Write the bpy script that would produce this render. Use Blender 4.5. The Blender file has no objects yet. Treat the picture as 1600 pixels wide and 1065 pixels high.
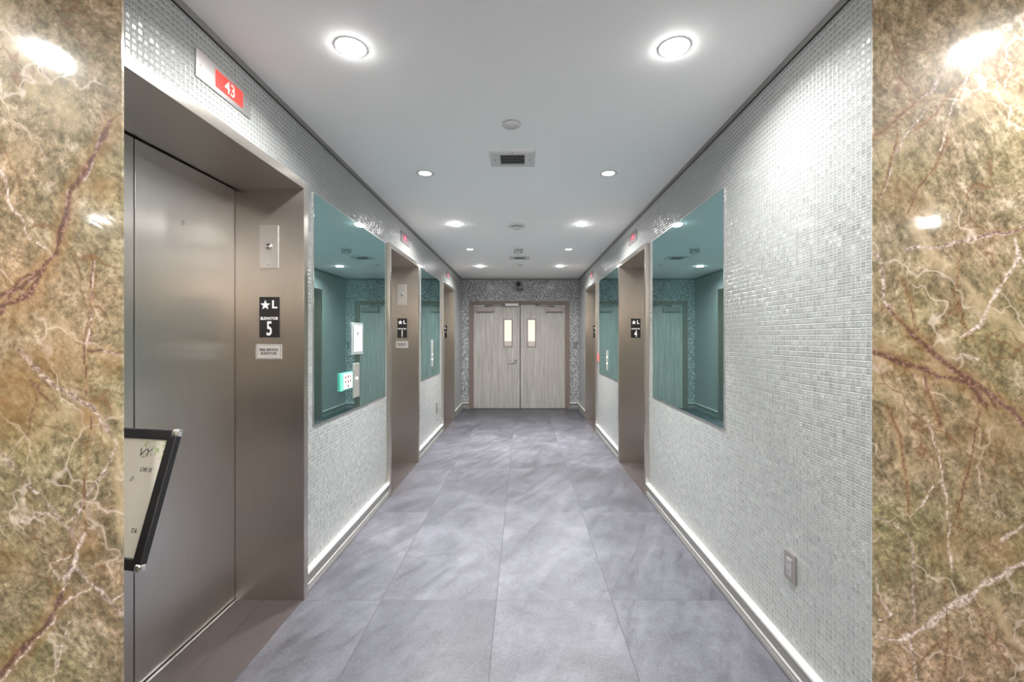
import bpy, bmesh, math, random
from mathutils import Vector, Matrix, noise as mnoise
PI = math.pi
random.seed(7)
S = bpy.context.scene
COL = S.collection

# ------------------------------------------------------------------ camera, world, exposure
F = 690.0                      # focal length in pixels of the 1600 px frame
CZ = 1.43                      # eye height
cam_d = bpy.data.cameras.new('camera'); cam = bpy.data.objects.new('camera', cam_d); COL.objects.link(cam)
cam_d.sensor_width = 36.0; cam_d.lens = F/1600*36; cam_d.shift_x = -16/1600; cam_d.shift_y = -4.5/1600
cam_d.clip_start = 0.02; cam_d.clip_end = 60
cam.location = (0, 0, CZ); cam.rotation_euler = (PI/2, 0, 0)
S.camera = cam
W = bpy.data.worlds.new('world'); S.world = W; W.use_nodes = True
W.node_tree.nodes['Background'].inputs[0].default_value = (0.9, 0.95, 1, 1)
W.node_tree.nodes['Background'].inputs[1].default_value = 0.3
S.view_settings.view_transform = 'Standard'; S.view_settings.look = 'None'
S.view_settings.gamma = 1; S.view_settings.use_curve_mapping = False
S.view_settings.exposure = 1.16
S.cycles.sample_clamp_indirect = 6.0
S.cycles.blur_glossy = 1.0
LIGHT_W = 17.0                 # watts of one bright downlight

XL, XR = -1.22, 1.14           # side wall faces
YN_L, YN_R, YF = 1.30, 1.435, 8.92
H = CZ + 1.205                 # ceiling height
OH = 2.245                     # elevator opening height
DEP = 0.348                    # recess depth from wall face to doors
PRO = 0.03                     # frame stands proud of the wall
LOBX, LOBY = 6.0, -4.2

# ------------------------------------------------------------------ node helpers
class NT:
    def __init__(s, name):
        s.m = bpy.data.materials.new(name); s.m.use_nodes = True
        s.t = s.m.node_tree; s.b = s.t.nodes['Principled BSDF']; s.out = s.t.nodes['Material Output']
    def n(s, typ, **kw):
        nd = s.t.nodes.new(typ)
        for k, v in kw.items(): setattr(nd, k, v)
        return nd
    def l(s, a, b): s.t.links.new(a, b)
    def put(s, sock, v):
        if isinstance(v, bpy.types.NodeSocket): s.l(v, sock)
        elif v is not None:
            if isinstance(v, tuple) and len(v) == 3 and sock.type == 'RGBA': v = (*v, 1)
            sock.default_value = v
    def math(s, op, a, b=None, c=None, clamp=False):
        nd = s.n('ShaderNodeMath', operation=op); nd.use_clamp = clamp
        s.put(nd.inputs[0], a)
        if b is not None: s.put(nd.inputs[1], b)
        if c is not None: s.put(nd.inputs[2], c)
        return nd.outputs[0]
    def vmath(s, op, a, b=None, scale=None):
        nd = s.n('ShaderNodeVectorMath', operation=op)
        s.put(nd.inputs[0], a)
        if b is not None: s.put(nd.inputs[1], b)
        if scale is not None: s.put(nd.inputs['Scale'], scale)
        return nd.outputs[0]
    def comb(s, x=0.0, y=0.0, z=0.0):
        nd = s.n('ShaderNodeCombineXYZ')
        for i, v in enumerate((x, y, z)): s.put(nd.inputs[i], v)
        return nd.outputs[0]
    def sep(s, v):
        nd = s.n('ShaderNodeSeparateXYZ'); s.put(nd.inputs[0], v); return nd.outputs
    def mix(s, f, a, b, blend='MIX'):
        nd = s.n('ShaderNodeMix', data_type='RGBA', blend_type=blend)
        s.put(nd.inputs[0], f); s.put(nd.inputs[6], a); s.put(nd.inputs[7], b)
        return nd.outputs[2]
    def noise(s, vec, scale, detail=4.0, rough=0.55, dist=0.0):
        nd = s.n('ShaderNodeTexNoise'); s.put(nd.inputs['Vector'], vec)
        nd.inputs['Scale'].default_value = scale; nd.inputs['Detail'].default_value = detail
        nd.inputs['Roughness'].default_value = rough; nd.inputs['Distortion'].default_value = dist
        return nd
    def ramp(s, f, stops):
        nd = s.n('ShaderNodeValToRGB'); cr = nd.color_ramp
        while len(cr.elements) < len(stops): cr.elements.new(0.5)
        for e, (p, c) in zip(cr.elements, stops):
            e.position = p; e.color = (*c, 1) if len(c) == 3 else c
        s.put(nd.inputs[0], f); return nd.outputs[0]
    def rng(s, v, a, b, c, d):
        nd = s.n('ShaderNodeMapRange'); s.put(nd.inputs[0], v)
        for i, x in enumerate((a, b, c, d)): nd.inputs[i+1].default_value = x
        return nd.outputs[0]
    def bump(s, h, strength, dist, normal=None):
        nd = s.n('ShaderNodeBump'); nd.inputs['Strength'].default_value = strength
        nd.inputs['Distance'].default_value = dist; s.put(nd.inputs['Height'], h)
        if normal is not None: s.put(nd.inputs['Normal'], normal)
        return nd.outputs[0]
    def pos(s): return s.n('ShaderNodeNewGeometry').outputs['Position']
    def nor(s): return s.n('ShaderNodeNewGeometry').outputs['True Normal']
    def objc(s): return s.n('ShaderNodeTexCoord').outputs['Object']
    def set(s, **kw):
        for k, v in kw.items():
            s.put(s.b.inputs[k.replace('_', ' ')], v)

def lin(r, g, b):
    f = lambda c: (c/255/12.92) if c <= 10 else (((c/255)+0.055)/1.055)**2.4
    return (f(r), f(g), f(b))

def simple(name, col, rough=0.5, metal=0.0, emit=0.0, ecol=None, var=0.06, **kw):
    """plain finish with a faint noise in tone and roughness"""
    m = NT(name)
    nz = m.noise(m.objc(), 14.0, 3.0)
    lo = tuple(c*(1-var) for c in col); hi = tuple(min(1, c*(1+var)) for c in col)
    m.set(Base_Color=m.mix(nz.outputs[0], lo, hi), Metallic=metal,
          Roughness=m.rng(nz.outputs[0], 0.3, 0.7, max(0.02, rough*0.9), min(1, rough*1.1)))
    if emit: m.set(Emission_Color=(ecol or col), Emission_Strength=emit)
    if 'coat' in kw: m.set(Coat_Weight=kw['coat'], Coat_Roughness=0.05)
    return m.m

# ------------------------------------------------------------------ materials
def mat_mosaic():
    m = NT('mosaic_glass_tile'); P = 0.0222
    p = m.sep(m.pos()); n = m.sep(m.nor())
    ax = m.math('ABSOLUTE', n[0])
    side = m.math('GREATER_THAN', ax, 0.5)
    u = m.math('ADD', m.math('MULTIPLY', p[1], side), m.math('MULTIPLY', p[0], m.math('SUBTRACT', 1.0, side)))
    uu = m.math('DIVIDE', u, P); vv = m.math('DIVIDE', p[2], P)
    iu = m.math('FLOOR', uu); iv = m.math('FLOOR', vv)
    fu = m.math('SUBTRACT', m.math('FRACT', uu), 0.5); fv = m.math('SUBTRACT', m.math('FRACT', vv), 0.5)
    au = m.math('ABSOLUTE', fu); av = m.math('ABSOLUTE', fv)
    edge = m.math('MAXIMUM', au, av)                    # 0 centre .. 0.5 edge
    tile = m.rng(edge, 0.405, 0.445, 1.0, 0.0)          # 1 on the tile
    core = m.rng(edge, 0.31, 0.37, 1.0, 0.0)            # darker core behind clear bevelled edge
    wn = m.n('ShaderNodeTexWhiteNoise', noise_dimensions='3D'); m.l(m.comb(iu, iv, side), wn.inputs['Vector'])
    rv = wn.outputs['Value']; rc = m.sep(wn.outputs['Color'])
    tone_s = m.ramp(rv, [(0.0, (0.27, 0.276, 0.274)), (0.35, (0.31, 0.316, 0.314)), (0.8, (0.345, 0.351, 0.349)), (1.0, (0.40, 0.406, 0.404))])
    tone_f = m.ramp(rv, [(0.0, (0.13, 0.135, 0.145)), (0.3, (0.29, 0.295, 0.31)), (0.7, (0.48, 0.49, 0.505)), (0.88, (0.66, 0.665, 0.675)), (1.0, (0.85, 0.85, 0.85))])  # end wall: sparkle of tilted tiles painted as stronger tone contrast
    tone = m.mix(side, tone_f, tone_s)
    tint = m.mix(rc[1], (1.0, 0.975, 0.985), (0.965, 1.0, 0.99))
    c = m.mix(1.0, tone, tint, 'MULTIPLY')
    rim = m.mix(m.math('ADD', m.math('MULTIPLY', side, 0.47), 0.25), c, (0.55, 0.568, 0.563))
    c2 = m.mix(core, rim, c)
    topl = m.math('MULTIPLY', m.rng(fv, 0.18, 0.24, 0.0, 1.0), m.rng(av, 0.37, 0.41, 1.0, 0.0))     # tile edge shadow painted as dark lines, strongest on top
    sidel = m.math('MULTIPLY', m.rng(au, 0.25, 0.30, 0.0, 1.0), m.rng(au, 0.36, 0.40, 1.0, 0.0))
    topl = m.math('MULTIPLY', topl, m.rng(au, 0.36, 0.40, 1.0, 0.0))
    sidel = m.math('MULTIPLY', sidel, m.rng(av, 0.36, 0.40, 1.0, 0.0))
    ln = m.math('MAXIMUM', m.math('MULTIPLY', topl, 0.85), m.math('MULTIPLY', sidel, m.math('ADD', m.math('MULTIPLY', rc[0], 0.5), 0.3)))
    c2 = m.mix(ln, c2, m.mix(1.0, c, (0.36, 0.37, 0.37), 'MULTIPLY'))
    g = m.noise(m.pos(), 90.0, 2.0)
    grout = m.mix(g.outputs[0], (0.25, 0.26, 0.255), (0.33, 0.34, 0.33))
    col = m.mix(tile, grout, c2)
    # every little tile sits at its own slight tilt
    tx = m.math('MULTIPLY', m.math('SUBTRACT', rc[0], 0.5), 0.16)
    tz = m.math('MULTIPLY', m.math('SUBTRACT', rc[2], 0.5), 0.16)
    ny = m.math('SUBTRACT', 1.0, side)
    off = m.comb(m.math('MULTIPLY', tx, ny), m.math('MULTIPLY', tx, side), tz)
    nrm = m.vmath('NORMALIZE', m.vmath('ADD', m.nor(), off))
    hgt = m.math('POWER', m.math('SUBTRACT', 1.0, m.rng(edge, 0.30, 0.47, 0.0, 1.0)), 0.7)
    bm_ = m.bump(hgt, 0.75, 0.0022, nrm)
    m.set(Base_Color=col, Roughness=m.math('ADD', m.math('MULTIPLY', tile, -0.36), 0.6), Normal=bm_)
    m.set(IOR=1.5, Coat_Weight=m.math('MULTIPLY', tile, 0.15), Coat_Roughness=0.10)
    return m.m

def mat_floor():
    m = NT('grey_porcelain_floor_tile')
    P = m.pos(); p = m.sep(P)
    u = m.math('DIVIDE', m.math('ADD', p[0], 0.14 + 6.3), 0.63); v = m.math('DIVIDE', m.math('ADD', p[1], -2.41 + 12.2), 1.22)
    iu = m.math('FLOOR', u); iv = m.math('FLOOR', v)
    du = m.math('MULTIPLY', m.math('SUBTRACT', 0.5, m.math('ABSOLUTE', m.math('SUBTRACT', m.math('FRACT', u), 0.5))), 0.63)
    dv = m.math('MULTIPLY', m.math('SUBTRACT', 0.5, m.math('ABSOLUTE', m.math('SUBTRACT', m.math('FRACT', v), 0.5))), 1.22)
    d = m.math('MINIMUM', du, dv)
    joint = m.rng(d, 0.0010, 0.0024, 1.0, 0.0)
    wn = m.n('ShaderNodeTexWhiteNoise', noise_dimensions='2D'); m.l(m.comb(iu, iv, 0.0), wn.inputs['Vector'])
    shift = m.vmath('SCALE', wn.outputs['Color'], scale=7.0)
    q = m.vmath('ADD', P, shift)
    big = m.noise(q, 2.1, 6.0, 0.6, 0.6)
    qs = m.vmath('MULTIPLY', q, (5.0, 1.0, 1.0))
    rot = m.n('ShaderNodeMapping'); m.l(q, rot.inputs['Vector']); rot.inputs['Rotation'].default_value = (0, 0, 0.45)
    st = m.noise(m.vmath('MULTIPLY', rot.outputs[0], (7.0, 1.2, 1.0)), 2.2, 7.0, 0.68, 0.5)
    fine = m.noise(P, 75.0, 4.0, 0.7)
    a = m.ramp(big.outputs[0], [(0.28, (0.036, 0.036, 0.044)), (0.5, (0.066, 0.066, 0.080)), (0.72, (0.112, 0.112, 0.130))])
    b = m.ramp(st.outputs[0], [(0.30, (0.42, 0.42, 0.44)), (0.40, (0.82, 0.82, 0.83)), (0.60, (1.08, 1.08, 1.07)), (0.75, (1.40, 1.40, 1.37))])
    c = m.mix(0.9, a, b, 'MULTIPLY')
    sk = m.noise(m.vmath('MULTIPLY', rot.outputs[0], (26.0, 2.2, 1.0)), 2.6, 5.0, 0.6, 0.3)
    c = m.mix(1.0, c, m.ramp(sk.outputs[0], [(0.27, (0.50, 0.50, 0.52)), (0.37, (1.0, 1.0, 1.0)), (0.62, (1.0, 1.0, 1.0)), (0.74, (1.3, 1.3, 1.28))]), 'MULTIPLY')
    md = m.noise(q, 17.0, 6.0, 0.65, 0.0)
    c = m.mix(1.0, c, m.ramp(md.outputs[0], [(0.3, (0.80, 0.80, 0.81)), (0.5, (1.0, 1.0, 1.0)), (0.7, (1.16, 1.16, 1.15))]), 'MULTIPLY')
    c = m.mix(m.rng(fine.outputs[0], 0.40, 0.70, 0.0, 0.34), c, (0.152, 0.152, 0.17))
    c = m.mix(m.math('MULTIPLY', m.math('SUBTRACT', wn.outputs['Value'], 0.15), 0.62, clamp=True), c, m.mix(1.0, c, (0.55, 0.55, 0.58), 'MULTIPLY'))
    c = m.mix(m.math('MULTIPLY', joint, 0.9), c, (0.03, 0.03, 0.034))
    m.set(Base_Color=c, Roughness=m.rng(st.outputs[0], 0.3, 0.7, 0.36, 0.5),
          Normal=m.bump(m.math('ADD', m.math('MULTIPLY', joint, -1.0), m.math('MULTIPLY', fine.outputs[0], 0.15)), 0.35, 0.002))
    return m.m

def mat_steel(name, base, rough=0.26, aniso=0.85):
    m = NT(name)
    P = m.pos()
    nrm = m.n('ShaderNodeNewGeometry').outputs['Normal']
    tan = m.vmath('ADD', m.vmath('CROSS_PRODUCT', nrm, (0.0, 0.0, 1.0)), m.vmath('SCALE', m.vmath('CROSS_PRODUCT', nrm, (1.0, 0.0, 0.0)), scale=0.001))
    grain = m.noise(m.vmath('MULTIPLY', P, (60.0, 60.0, 0.7)), 6.0, 5.0, 0.7)
    cloud = m.noise(P, 2.2, 3.0, 0.5)
    lo = tuple(c*0.90 for c in base); hi = tuple(min(1, c*1.08) for c in base)
    m.set(Base_Color=m.mix(grain.outputs[0], lo, hi), Metallic=1.0,
          Roughness=rough,
          Anisotropic=aniso, Tangent=tan)
    return m.m

def mat_ceiling():
    m = NT('white_ceiling_paint')
    nz = m.noise(m.pos(), 1.3, 3.0); f = m.noise(m.pos(), 260.0, 2.0)
    m.set(Base_Color=m.mix(nz.outputs[0], (0.90, 0.895, 0.89), (0.93, 0.925, 0.92)), Roughness=0.75,
          Normal=m.bump(f.outputs[0], 0.06, 0.001))
    return m.m

def mat_wood():
    m = NT('grey_oak_laminate')
    p = m.objc()
    g1 = m.noise(m.vmath('MULTIPLY', p, (30.0, 30.0, 1.0)), 1.6, 7.0, 0.65, 0.8)
    g2 = m.noise(m.vmath('MULTIPLY', p, (110.0, 110.0, 1.6)), 2.0, 4.0, 0.7)
    c = m.ramp(g1.outputs[0], [(0.28, lin(142, 138, 133)), (0.5, lin(172, 168, 163)), (0.7, lin(196, 193, 188))])
    c = m.mix(m.rng(g2.outputs[0], 0.35, 0.7, 0.0, 0.35), c, lin(120, 112, 104))
    m.set(Base_Color=c, Roughness=0.45, Normal=m.bump(g2.outputs[0], 0.15, 0.001))
    return m.m

def mat_marble(attr=True, olive=0.5):
    m = NT('rainforest_marble' if attr else 'lobby_marble')
    P = m.pos()
    warp = m.noise(P, 3.0, 3.0, 0.5)
    Q = m.vmath('ADD', P, m.vmath('SCALE', warp.outputs['Color'], scale=0.35))
    n1 = m.noise(Q, 3.2, 5.0, 0.55, 0.6)
    rd = m.n('ShaderNodeMapping'); rd.inputs['Rotation'].default_value = (0, 0.6, 0)
    m.l(m.vmath('ADD', P, m.vmath('SCALE', warp.outputs['Color'], scale=0.10)), rd.inputs['Vector'])
    n2 = m.noise(m.vmath('MULTIPLY', rd.outputs[0], (1.5, 1.0, 1.0)), 14.0, 10.0, 0.74, 0.0)
    n3 = m.noise(m.vmath('MULTIPLY', rd.outputs[0], (1.1, 1.0, 1.0)), 62.0, 6.0, 0.66, 0.0)
    n4 = m.noise(m.vmath('ADD', Q, (5.0, 2.0, 8.0)), 2.3, 3.0, 0.5)
    base = m.ramp(n1.outputs[0], [(0.28, lin(92, 86, 60)), (0.42, lin(122, 111, 84)), (0.55, lin(147, 132, 104)), (0.66, lin(164, 146, 118)), (0.8, lin(188, 172, 150))])
    mot = m.ramp(n2.outputs[0], [(0.34, lin(58, 54, 35)), (0.43, lin(102, 93, 68)), (0.53, lin(150, 136, 110)), (0.66, lin(206, 192, 172))])
    c = m.mix(0.62, base, mot)
    c = m.mix(1.0, c, m.ramp(n4.outputs[0], [(0.35, (0.90, 0.97, 0.82)), (0.5, (1.0, 1.0, 1.0)), (0.66, (1.10, 0.99, 0.98))]), 'MULTIPLY')
    spk = m.ramp(n3.outputs[0], [(0.36, (0.40, 0.38, 0.31)), (0.46, (0.80, 0.79, 0.74)), (0.56, (1.12, 1.11, 1.09)), (0.68, (1.55, 1.52, 1.47))])
    c = m.mix(0.85, c, spk, 'MULTIPLY')
    for k, (sc_, thr, colr, am) in enumerate(((2.2, 0.055, lin(196, 176, 142), 0.55), (4.5, 0.022, lin(110, 76, 48), 0.75), (3.4, 0.018, lin(226, 210, 198), 0.5))):
        vo = m.n('ShaderNodeTexVoronoi', feature='DISTANCE_TO_EDGE')
        w2 = m.noise(P, 6.0 + 2*k, 2.0, 0.5)
        m.l(m.vmath('ADD', m.vmath('MULTIPLY', rd.outputs[0], (1.0, 1.0, 0.45)), m.vmath('SCALE', w2.outputs['Color'], scale=0.16)), vo.inputs['Vector']); vo.inputs['Scale'].default_value = sc_
        gate = m.noise(m.vmath('ADD', P, (11.0*k, 4.0, 3.0)), 3.5, 2.0)
        f = m.math('MULTIPLY', m.rng(vo.outputs['Distance'], 0.0, thr, 1.0, 0.0), m.rng(gate.outputs[0], 0.44, 0.54, 0.0, am))
        c = m.mix(m.math('MULTIPLY', f, 1.0, clamp=True), c, colr)
    if attr:
        a1 = m.n('ShaderNodeAttribute'); a1.attribute_name = 'vein'
        a = m.sep(a1.outputs['Color'])
        gold = m.mix(n2.outputs[0], lin(118, 82, 38), lin(156, 122, 74))
        c = m.mix(m.math('MULTIPLY', a[2], 0.75, clamp=True), c, gold)
        fr = m.noise(m.vmath('ADD', P, (3.0, 1.0, 2.0)), 85.0, 4.0, 0.7)
        brk = m.rng(fr.outputs[0], 0.36, 0.58, 0.15, 1.0)
        wcol = m.ramp(fr.outputs[0], [(0.38, lin(130, 104, 90)), (0.50, lin(196, 180, 172)), (0.62, lin(232, 222, 216))])
        c = m.mix(m.math('MULTIPLY', a[1], m.math('ADD', m.math('MULTIPLY', brk, 0.45), 0.55), clamp=True), c, wcol)
        dcol = m.ramp(fr.outputs[0], [(0.36, lin(36, 18, 18)), (0.50, lin(80, 46, 38)), (0.62, lin(150, 116, 106))])
        c = m.mix(m.math('MULTIPLY', a[0], m.math('ADD', m.math('MULTIPLY', brk, 0.3), 0.7), clamp=True), c, dcol)
    else:
        v = m.n('ShaderNodeTexVoronoi', feature='DISTANCE_TO_EDGE'); m.l(Q, v.inputs['Vector']); v.inputs['Scale'].default_value = 1.6
        c = m.mix(m.rng(v.outputs['Distance'], 0.0, 0.03, 0.8, 0.0), c, lin(120, 74, 56))
    m.set(Base_Color=c, Roughness=0.08, IOR=1.7, Specular_IOR_Level=0.5, Coat_Weight=0.5, Coat_Roughness=0.5,
          Normal=m.bump(n1.outputs[0], 0.05, 0.02))
    return m.m

def mat_mirror():
    m = NT('teal_tinted_mirror')
    m.t.nodes.remove(m.b)
    g = m.n('ShaderNodeBsdfGlossy'); g.inputs['Roughness'].default_value = 0.008
    nz = m.noise(m.pos(), 0.8, 1.0)
    m.put(g.inputs['Color'], m.mix(nz.outputs[0], (0.44, 0.655, 0.66), (0.46, 0.68, 0.685)))
    d = m.n('ShaderNodeBsdfDiffuse'); m.put(d.inputs['Color'], (0.08, 0.2, 0.19))
    mx = m.n('ShaderNodeMixShader'); mx.inputs[0].default_value = 0.08
    m.l(g.outputs[0], mx.inputs[1]); m.l(d.outputs[0], mx.inputs[2]); m.l(mx.outputs[0], m.out.inputs[0])
    return m.m

def mat_acrylic(name, col, alpha_t=0.85, rough=0.05):
    m = NT(name); nz = m.noise(m.objc(), 10.0, 2.0)
    m.set(Base_Color=m.mix(nz.outputs[0], col, tuple(min(1, c*1.05) for c in col)), Roughness=rough, Transmission_Weight=alpha_t, IOR=1.2)
    return m.m

def mat_frosted():
    m = NT('frosted_door_lite')
    p = m.sep(m.objc())
    f = m.noise(m.objc(), 120.0, 2.0)
    low = m.rng(p[2], 1.365, 1.372, 1.0, 0.0)
    lowc = m.mix(m.rng(f.outputs[0], 0.4, 0.6, 0, 1), lin(120, 110, 100), lin(170, 160, 148))
    c = m.mix(low, lin(240, 228, 208), lowc)
    m.set(Base_Color=(0.2, 0.2, 0.2), Roughness=0.3, Emission_Color=c, Emission_Strength=0.46)
    return m.m

M = dict(
    mosaic=mat_mosaic(), floor=mat_floor(), ceiling=mat_ceiling(), wood=mat_wood(), marble=mat_marble(), lobbymarble=mat_marble(False), mirror=mat_mirror(),
    steel=mat_steel('brushed_steel', (0.62, 0.572, 0.52), 0.28, 0.92), door_steel=mat_steel('brushed_steel_door', (0.70, 0.675, 0.64), 0.31, 0.92),
    plate=mat_steel('satin_plate_steel', (0.78, 0.75, 0.72), 0.42, 0.2),
    trim=mat_steel('trim_steel', (0.66, 0.64, 0.63), 0.32, 0.5),
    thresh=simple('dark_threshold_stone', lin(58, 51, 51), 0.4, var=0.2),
    indplate=simple('small_indicator_plate', lin(118, 108, 112), 0.55, 0.1),
    pinkback=simple('placard_red_backing', lin(190, 90, 88), 0.4), pinkcard=simple('placard_pink_card', lin(205, 130, 124), 0.45),
    chrome=simple('polished_chrome', (0.82, 0.81, 0.79), 0.12, 1.0),
    base=simple('baseboard_satin', lin(146, 144, 142), 0.32, 0.35),
    basew=simple('baseboard_bead', lin(196, 195, 192), 0.25, 0.1),
    dark=simple('shadow_gap_black', (0.012, 0.012, 0.012), 0.7),
    greytrim=simple('ceiling_bead_grey', lin(128, 126, 124), 0.5, 0.2),
    black=simple('black_sign_plastic', (0.012, 0.011, 0.012), 0.35),
    frameblack=simple('black_anodised_frame', (0.03, 0.03, 0.032), 0.38, 0.6),
    white=simple('white_plastic', (0.62, 0.62, 0.615), 0.4),
    signwhite=simple('sign_lettering_white', (0.85, 0.83, 0.81), 0.5),
    silver=simple('silver_label', lin(190, 186, 180), 0.4, 0.3),
    ink=simple('dark_ink', (0.03, 0.03, 0.035), 0.5),
    greyink=simple('grey_ink', lin(92, 92, 90), 0.5),
    paper=simple('cream_poster_paper', lin(226, 221, 208), 0.35),
    leafp=simple('printed_leaf_green', lin(170, 190, 130), 0.5, var=0.2),
    red=simple('indicator_red', (0.35, 0.02, 0.015), 0.6, emit=0.42, ecol=(1.0, 0.06, 0.045)),
    digit=simple('indicator_digit', (0.5, 0.2, 0.2), 0.5, emit=0.5, ecol=(1.0, 0.50, 0.46)),
    pinkred=simple('small_indicator_red', (0.25, 0.02, 0.05), 0.6, emit=0.25, ecol=(0.9, 0.05, 0.12)),
    lens=simple('lit_lamp_lens', (1, 1, 1), 0.4, emit=60.0, ecol=(1.0, 0.985, 0.96)),
    lens_dim=simple('lit_flat_lens', (1, 1, 1), 0.4, emit=6.0, ecol=(1.0, 0.985, 0.96)),
    frame=simple('door_frame_taupe', lin(122, 108, 100), 0.45),
    closer=simple('closer_body_taupe', lin(140, 130, 124), 0.42, 0.3),
    grey=simple('grey_switch_plastic', lin(105, 105, 105), 0.45),
    signred=simple('placard_red', lin(200, 50, 50), 0.5),
    clear=mat_acrylic('clear_acrylic', (0.93, 0.97, 0.96)), green=mat_acrylic('green_edge_acrylic', (0.25, 0.85, 0.66), 0.45, 0.1),
    frost=mat_frosted(), plaster=simple('lobby_wall_plaster', lin(160, 148, 134), 0.6),
)

# ------------------------------------------------------------------ geometry helpers
def B(): return bmesh.new()
def box(bm, x0, x1, y0, y1, z0, z1, bev=0.0, seg=2):
    r = bmesh.ops.create_cube(bm, size=1.0)
    vs = r['verts']
    bmesh.ops.scale(bm, vec=(abs(x1-x0), abs(y1-y0), abs(z1-z0)), verts=vs)
    bmesh.ops.translate(bm, vec=((x0+x1)/2, (y0+y1)/2, (z0+z1)/2), verts=vs)
    if bev > 0:
        es = list({e for v in vs for e in v.link_edges})
        bmesh.ops.bevel(bm, geom=es, offset=bev, segments=seg, affect='EDGES', profile=0.5)
    return bm
def lathe(bm, prof, seg=40, M4=None):
    """profile [(r,z)] spun about Z"""
    rings = []
    for r, z in prof:
        if r < 1e-6: rings.append([bm.verts.new((0, 0, z))])
        else: rings.append([bm.verts.new((r*math.cos(2*PI*k/seg), r*math.sin(2*PI*k/seg), z)) for k in range(seg)])
    fs = []
    for a, b in zip(rings, rings[1:]):
        for k in range(seg):
            k2 = (k+1) % seg
            if len(a) == 1 and len(b) == 1: continue
            if len(a) == 1: fs.append(bm.faces.new((a[0], b[k], b[k2])))
            elif len(b) == 1: fs.append(bm.faces.new((a[k], b[0], a[k2])))
            else: fs.append(bm.faces.new((a[k], b[k], b[k2], a[k2])))
    for f in fs: f.smooth = True
    vs = [v for r in rings for v in r]
    if M4 is not None: bmesh.ops.transform(bm, matrix=M4, verts=vs)
    return vs
FACE = Matrix.Rotation(PI/2, 4, 'X')          # +Z -> -Y (a button facing the viewer)
def T(x, y, z): return Matrix.Translation((x, y, z))
def tube(bm, pts, r, seg=12):
    pts = [Vector(p) for p in pts]; rings = []
    for i, p in enumerate(pts):
        d = (pts[min(i+1, len(pts)-1)] - pts[max(i-1, 0)]).normalized()
        up = Vector((0, 0, 1)) if abs(d.z) < 0.9 else Vector((1, 0, 0))
        a = d.cross(up).normalized(); b = d.cross(a)
        rings.append([bm.verts.new(p + r*(a*math.cos(2*PI*k/seg) + b*math.sin(2*PI*k/seg))) for k in range(seg)])
    for a, b in zip(rings, rings[1:]):
        for k in range(seg):
            f = bm.faces.new((a[k], a[(k+1) % seg], b[(k+1) % seg], b[k])); f.smooth = True
    bm.faces.new(rings[0][::-1]); bm.faces.new(rings[-1])
def prism(bm, pts, y0, y1):
    """polygon in XZ pushed from y0 to y1"""
    a = [bm.verts.new((x, y0, z)) for x, z in pts]; b = [bm.verts.new((x, y1, z)) for x, z in pts]
    bm.faces.new(a); bm.faces.new(b[::-1])
    for k in range(len(pts)): bm.faces.new((a[k], b[k], b[(k+1) % len(pts)], a[(k+1) % len(pts)]))
def obj(name, bm, mat, parent=None, label=None):
    bmesh.ops.recalc_face_normals(bm, faces=bm.faces[:])
    me = bpy.data.meshes.new(name); bm.to_mesh(me); bm.free()
    for m_ in (mat if isinstance(mat, (list, tuple)) else [mat]): me.materials.append(m_)
    o = bpy.data.objects.new(name, me); COL.objects.link(o)
    if parent is not None: o.parent = parent
    if label: o['label'] = label
    return o
def text(name, s, size, x, z, y, mat, parent, sx=1.0, depth=0.0006, align='CENTER', bold=0.0, rough_h=None, shear=0.0):
    cu = bpy.data.curves.new(name, 'FONT'); cu.body = s; cu.size = size; cu.extrude = depth; cu.align_x = align
    cu.align_y = 'CENTER'; cu.offset = bold; cu.resolution_u = 3; cu.shear = shear
    t = bpy.data.objects.new(name, cu); COL.objects.link(t)
    dg = bpy.context.evaluated_depsgraph_get(); dg.update()
    me = bpy.data.meshes.new_from_object(t.evaluated_get(dg))
    bpy.data.objects.remove(t, do_unlink=True); bpy.data.curves.remove(cu)
    me.transform(T(x, y, z) @ Matrix.Rotation(PI/2, 4, 'X') @ Matrix.Diagonal((sx, 1, 1, 1)))
    me.materials.clear(); me.materials.append(mat)
    o = bpy.data.objects.new(name, me); COL.objects.link(o); o.parent = parent
    return o
def thing(name, label, cat, loc=(0, 0, 0), rotz=0.0, group=None, rot=None):
    o = bpy.data.objects.new(name, None); COL.objects.link(o); o.empty_display_size = 0.1
    o.location = loc; o.rotation_euler = rot if rot else (0, 0, rotz)
    o['label'] = label; o['category'] = cat
    if group: o['group'] = group
    return o
def struct(name, bm, mat, label=None, parent=None):
    o = obj(name, bm, mat, parent); o['kind'] = 'structure'
    if label: o['label'] = label
    return o
LEFT, RIGHT = 'L', 'R'
def on_wall(side, y, z, d=0.0):
    """location and turn of something fixed to a side wall at depth y"""
    return ((XL + d, y, z), PI/2) if side == LEFT else ((XR - d, y, z), -PI/2)

# ------------------------------------------------------------------ the shell
# frame outer limits along y for each opening: (side, inner y0, inner y1, near trim width, number)
TW = 0.045
OPEN = [(LEFT, 1.313, 2.41, 0.003, '5'), (LEFT, 4.02, 5.07, TW, '1'), (LEFT, 6.73, 7.76, TW, '2'),
        (RIGHT, 4.02, 5.07, TW, '4'), (RIGHT, 6.73, 7.76, TW, '3')]
TOPZ = OH + TW
def segs(side, a, b):
    out = []; y = a
    for (s, y0, y1, nt, n) in [o for o in OPEN if o[0] == side]:
        if y0 - nt > y + 1e-4: out.append((y, y0 - nt))
        y = y1 + TW
    out.append((y, b)); return out

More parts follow.
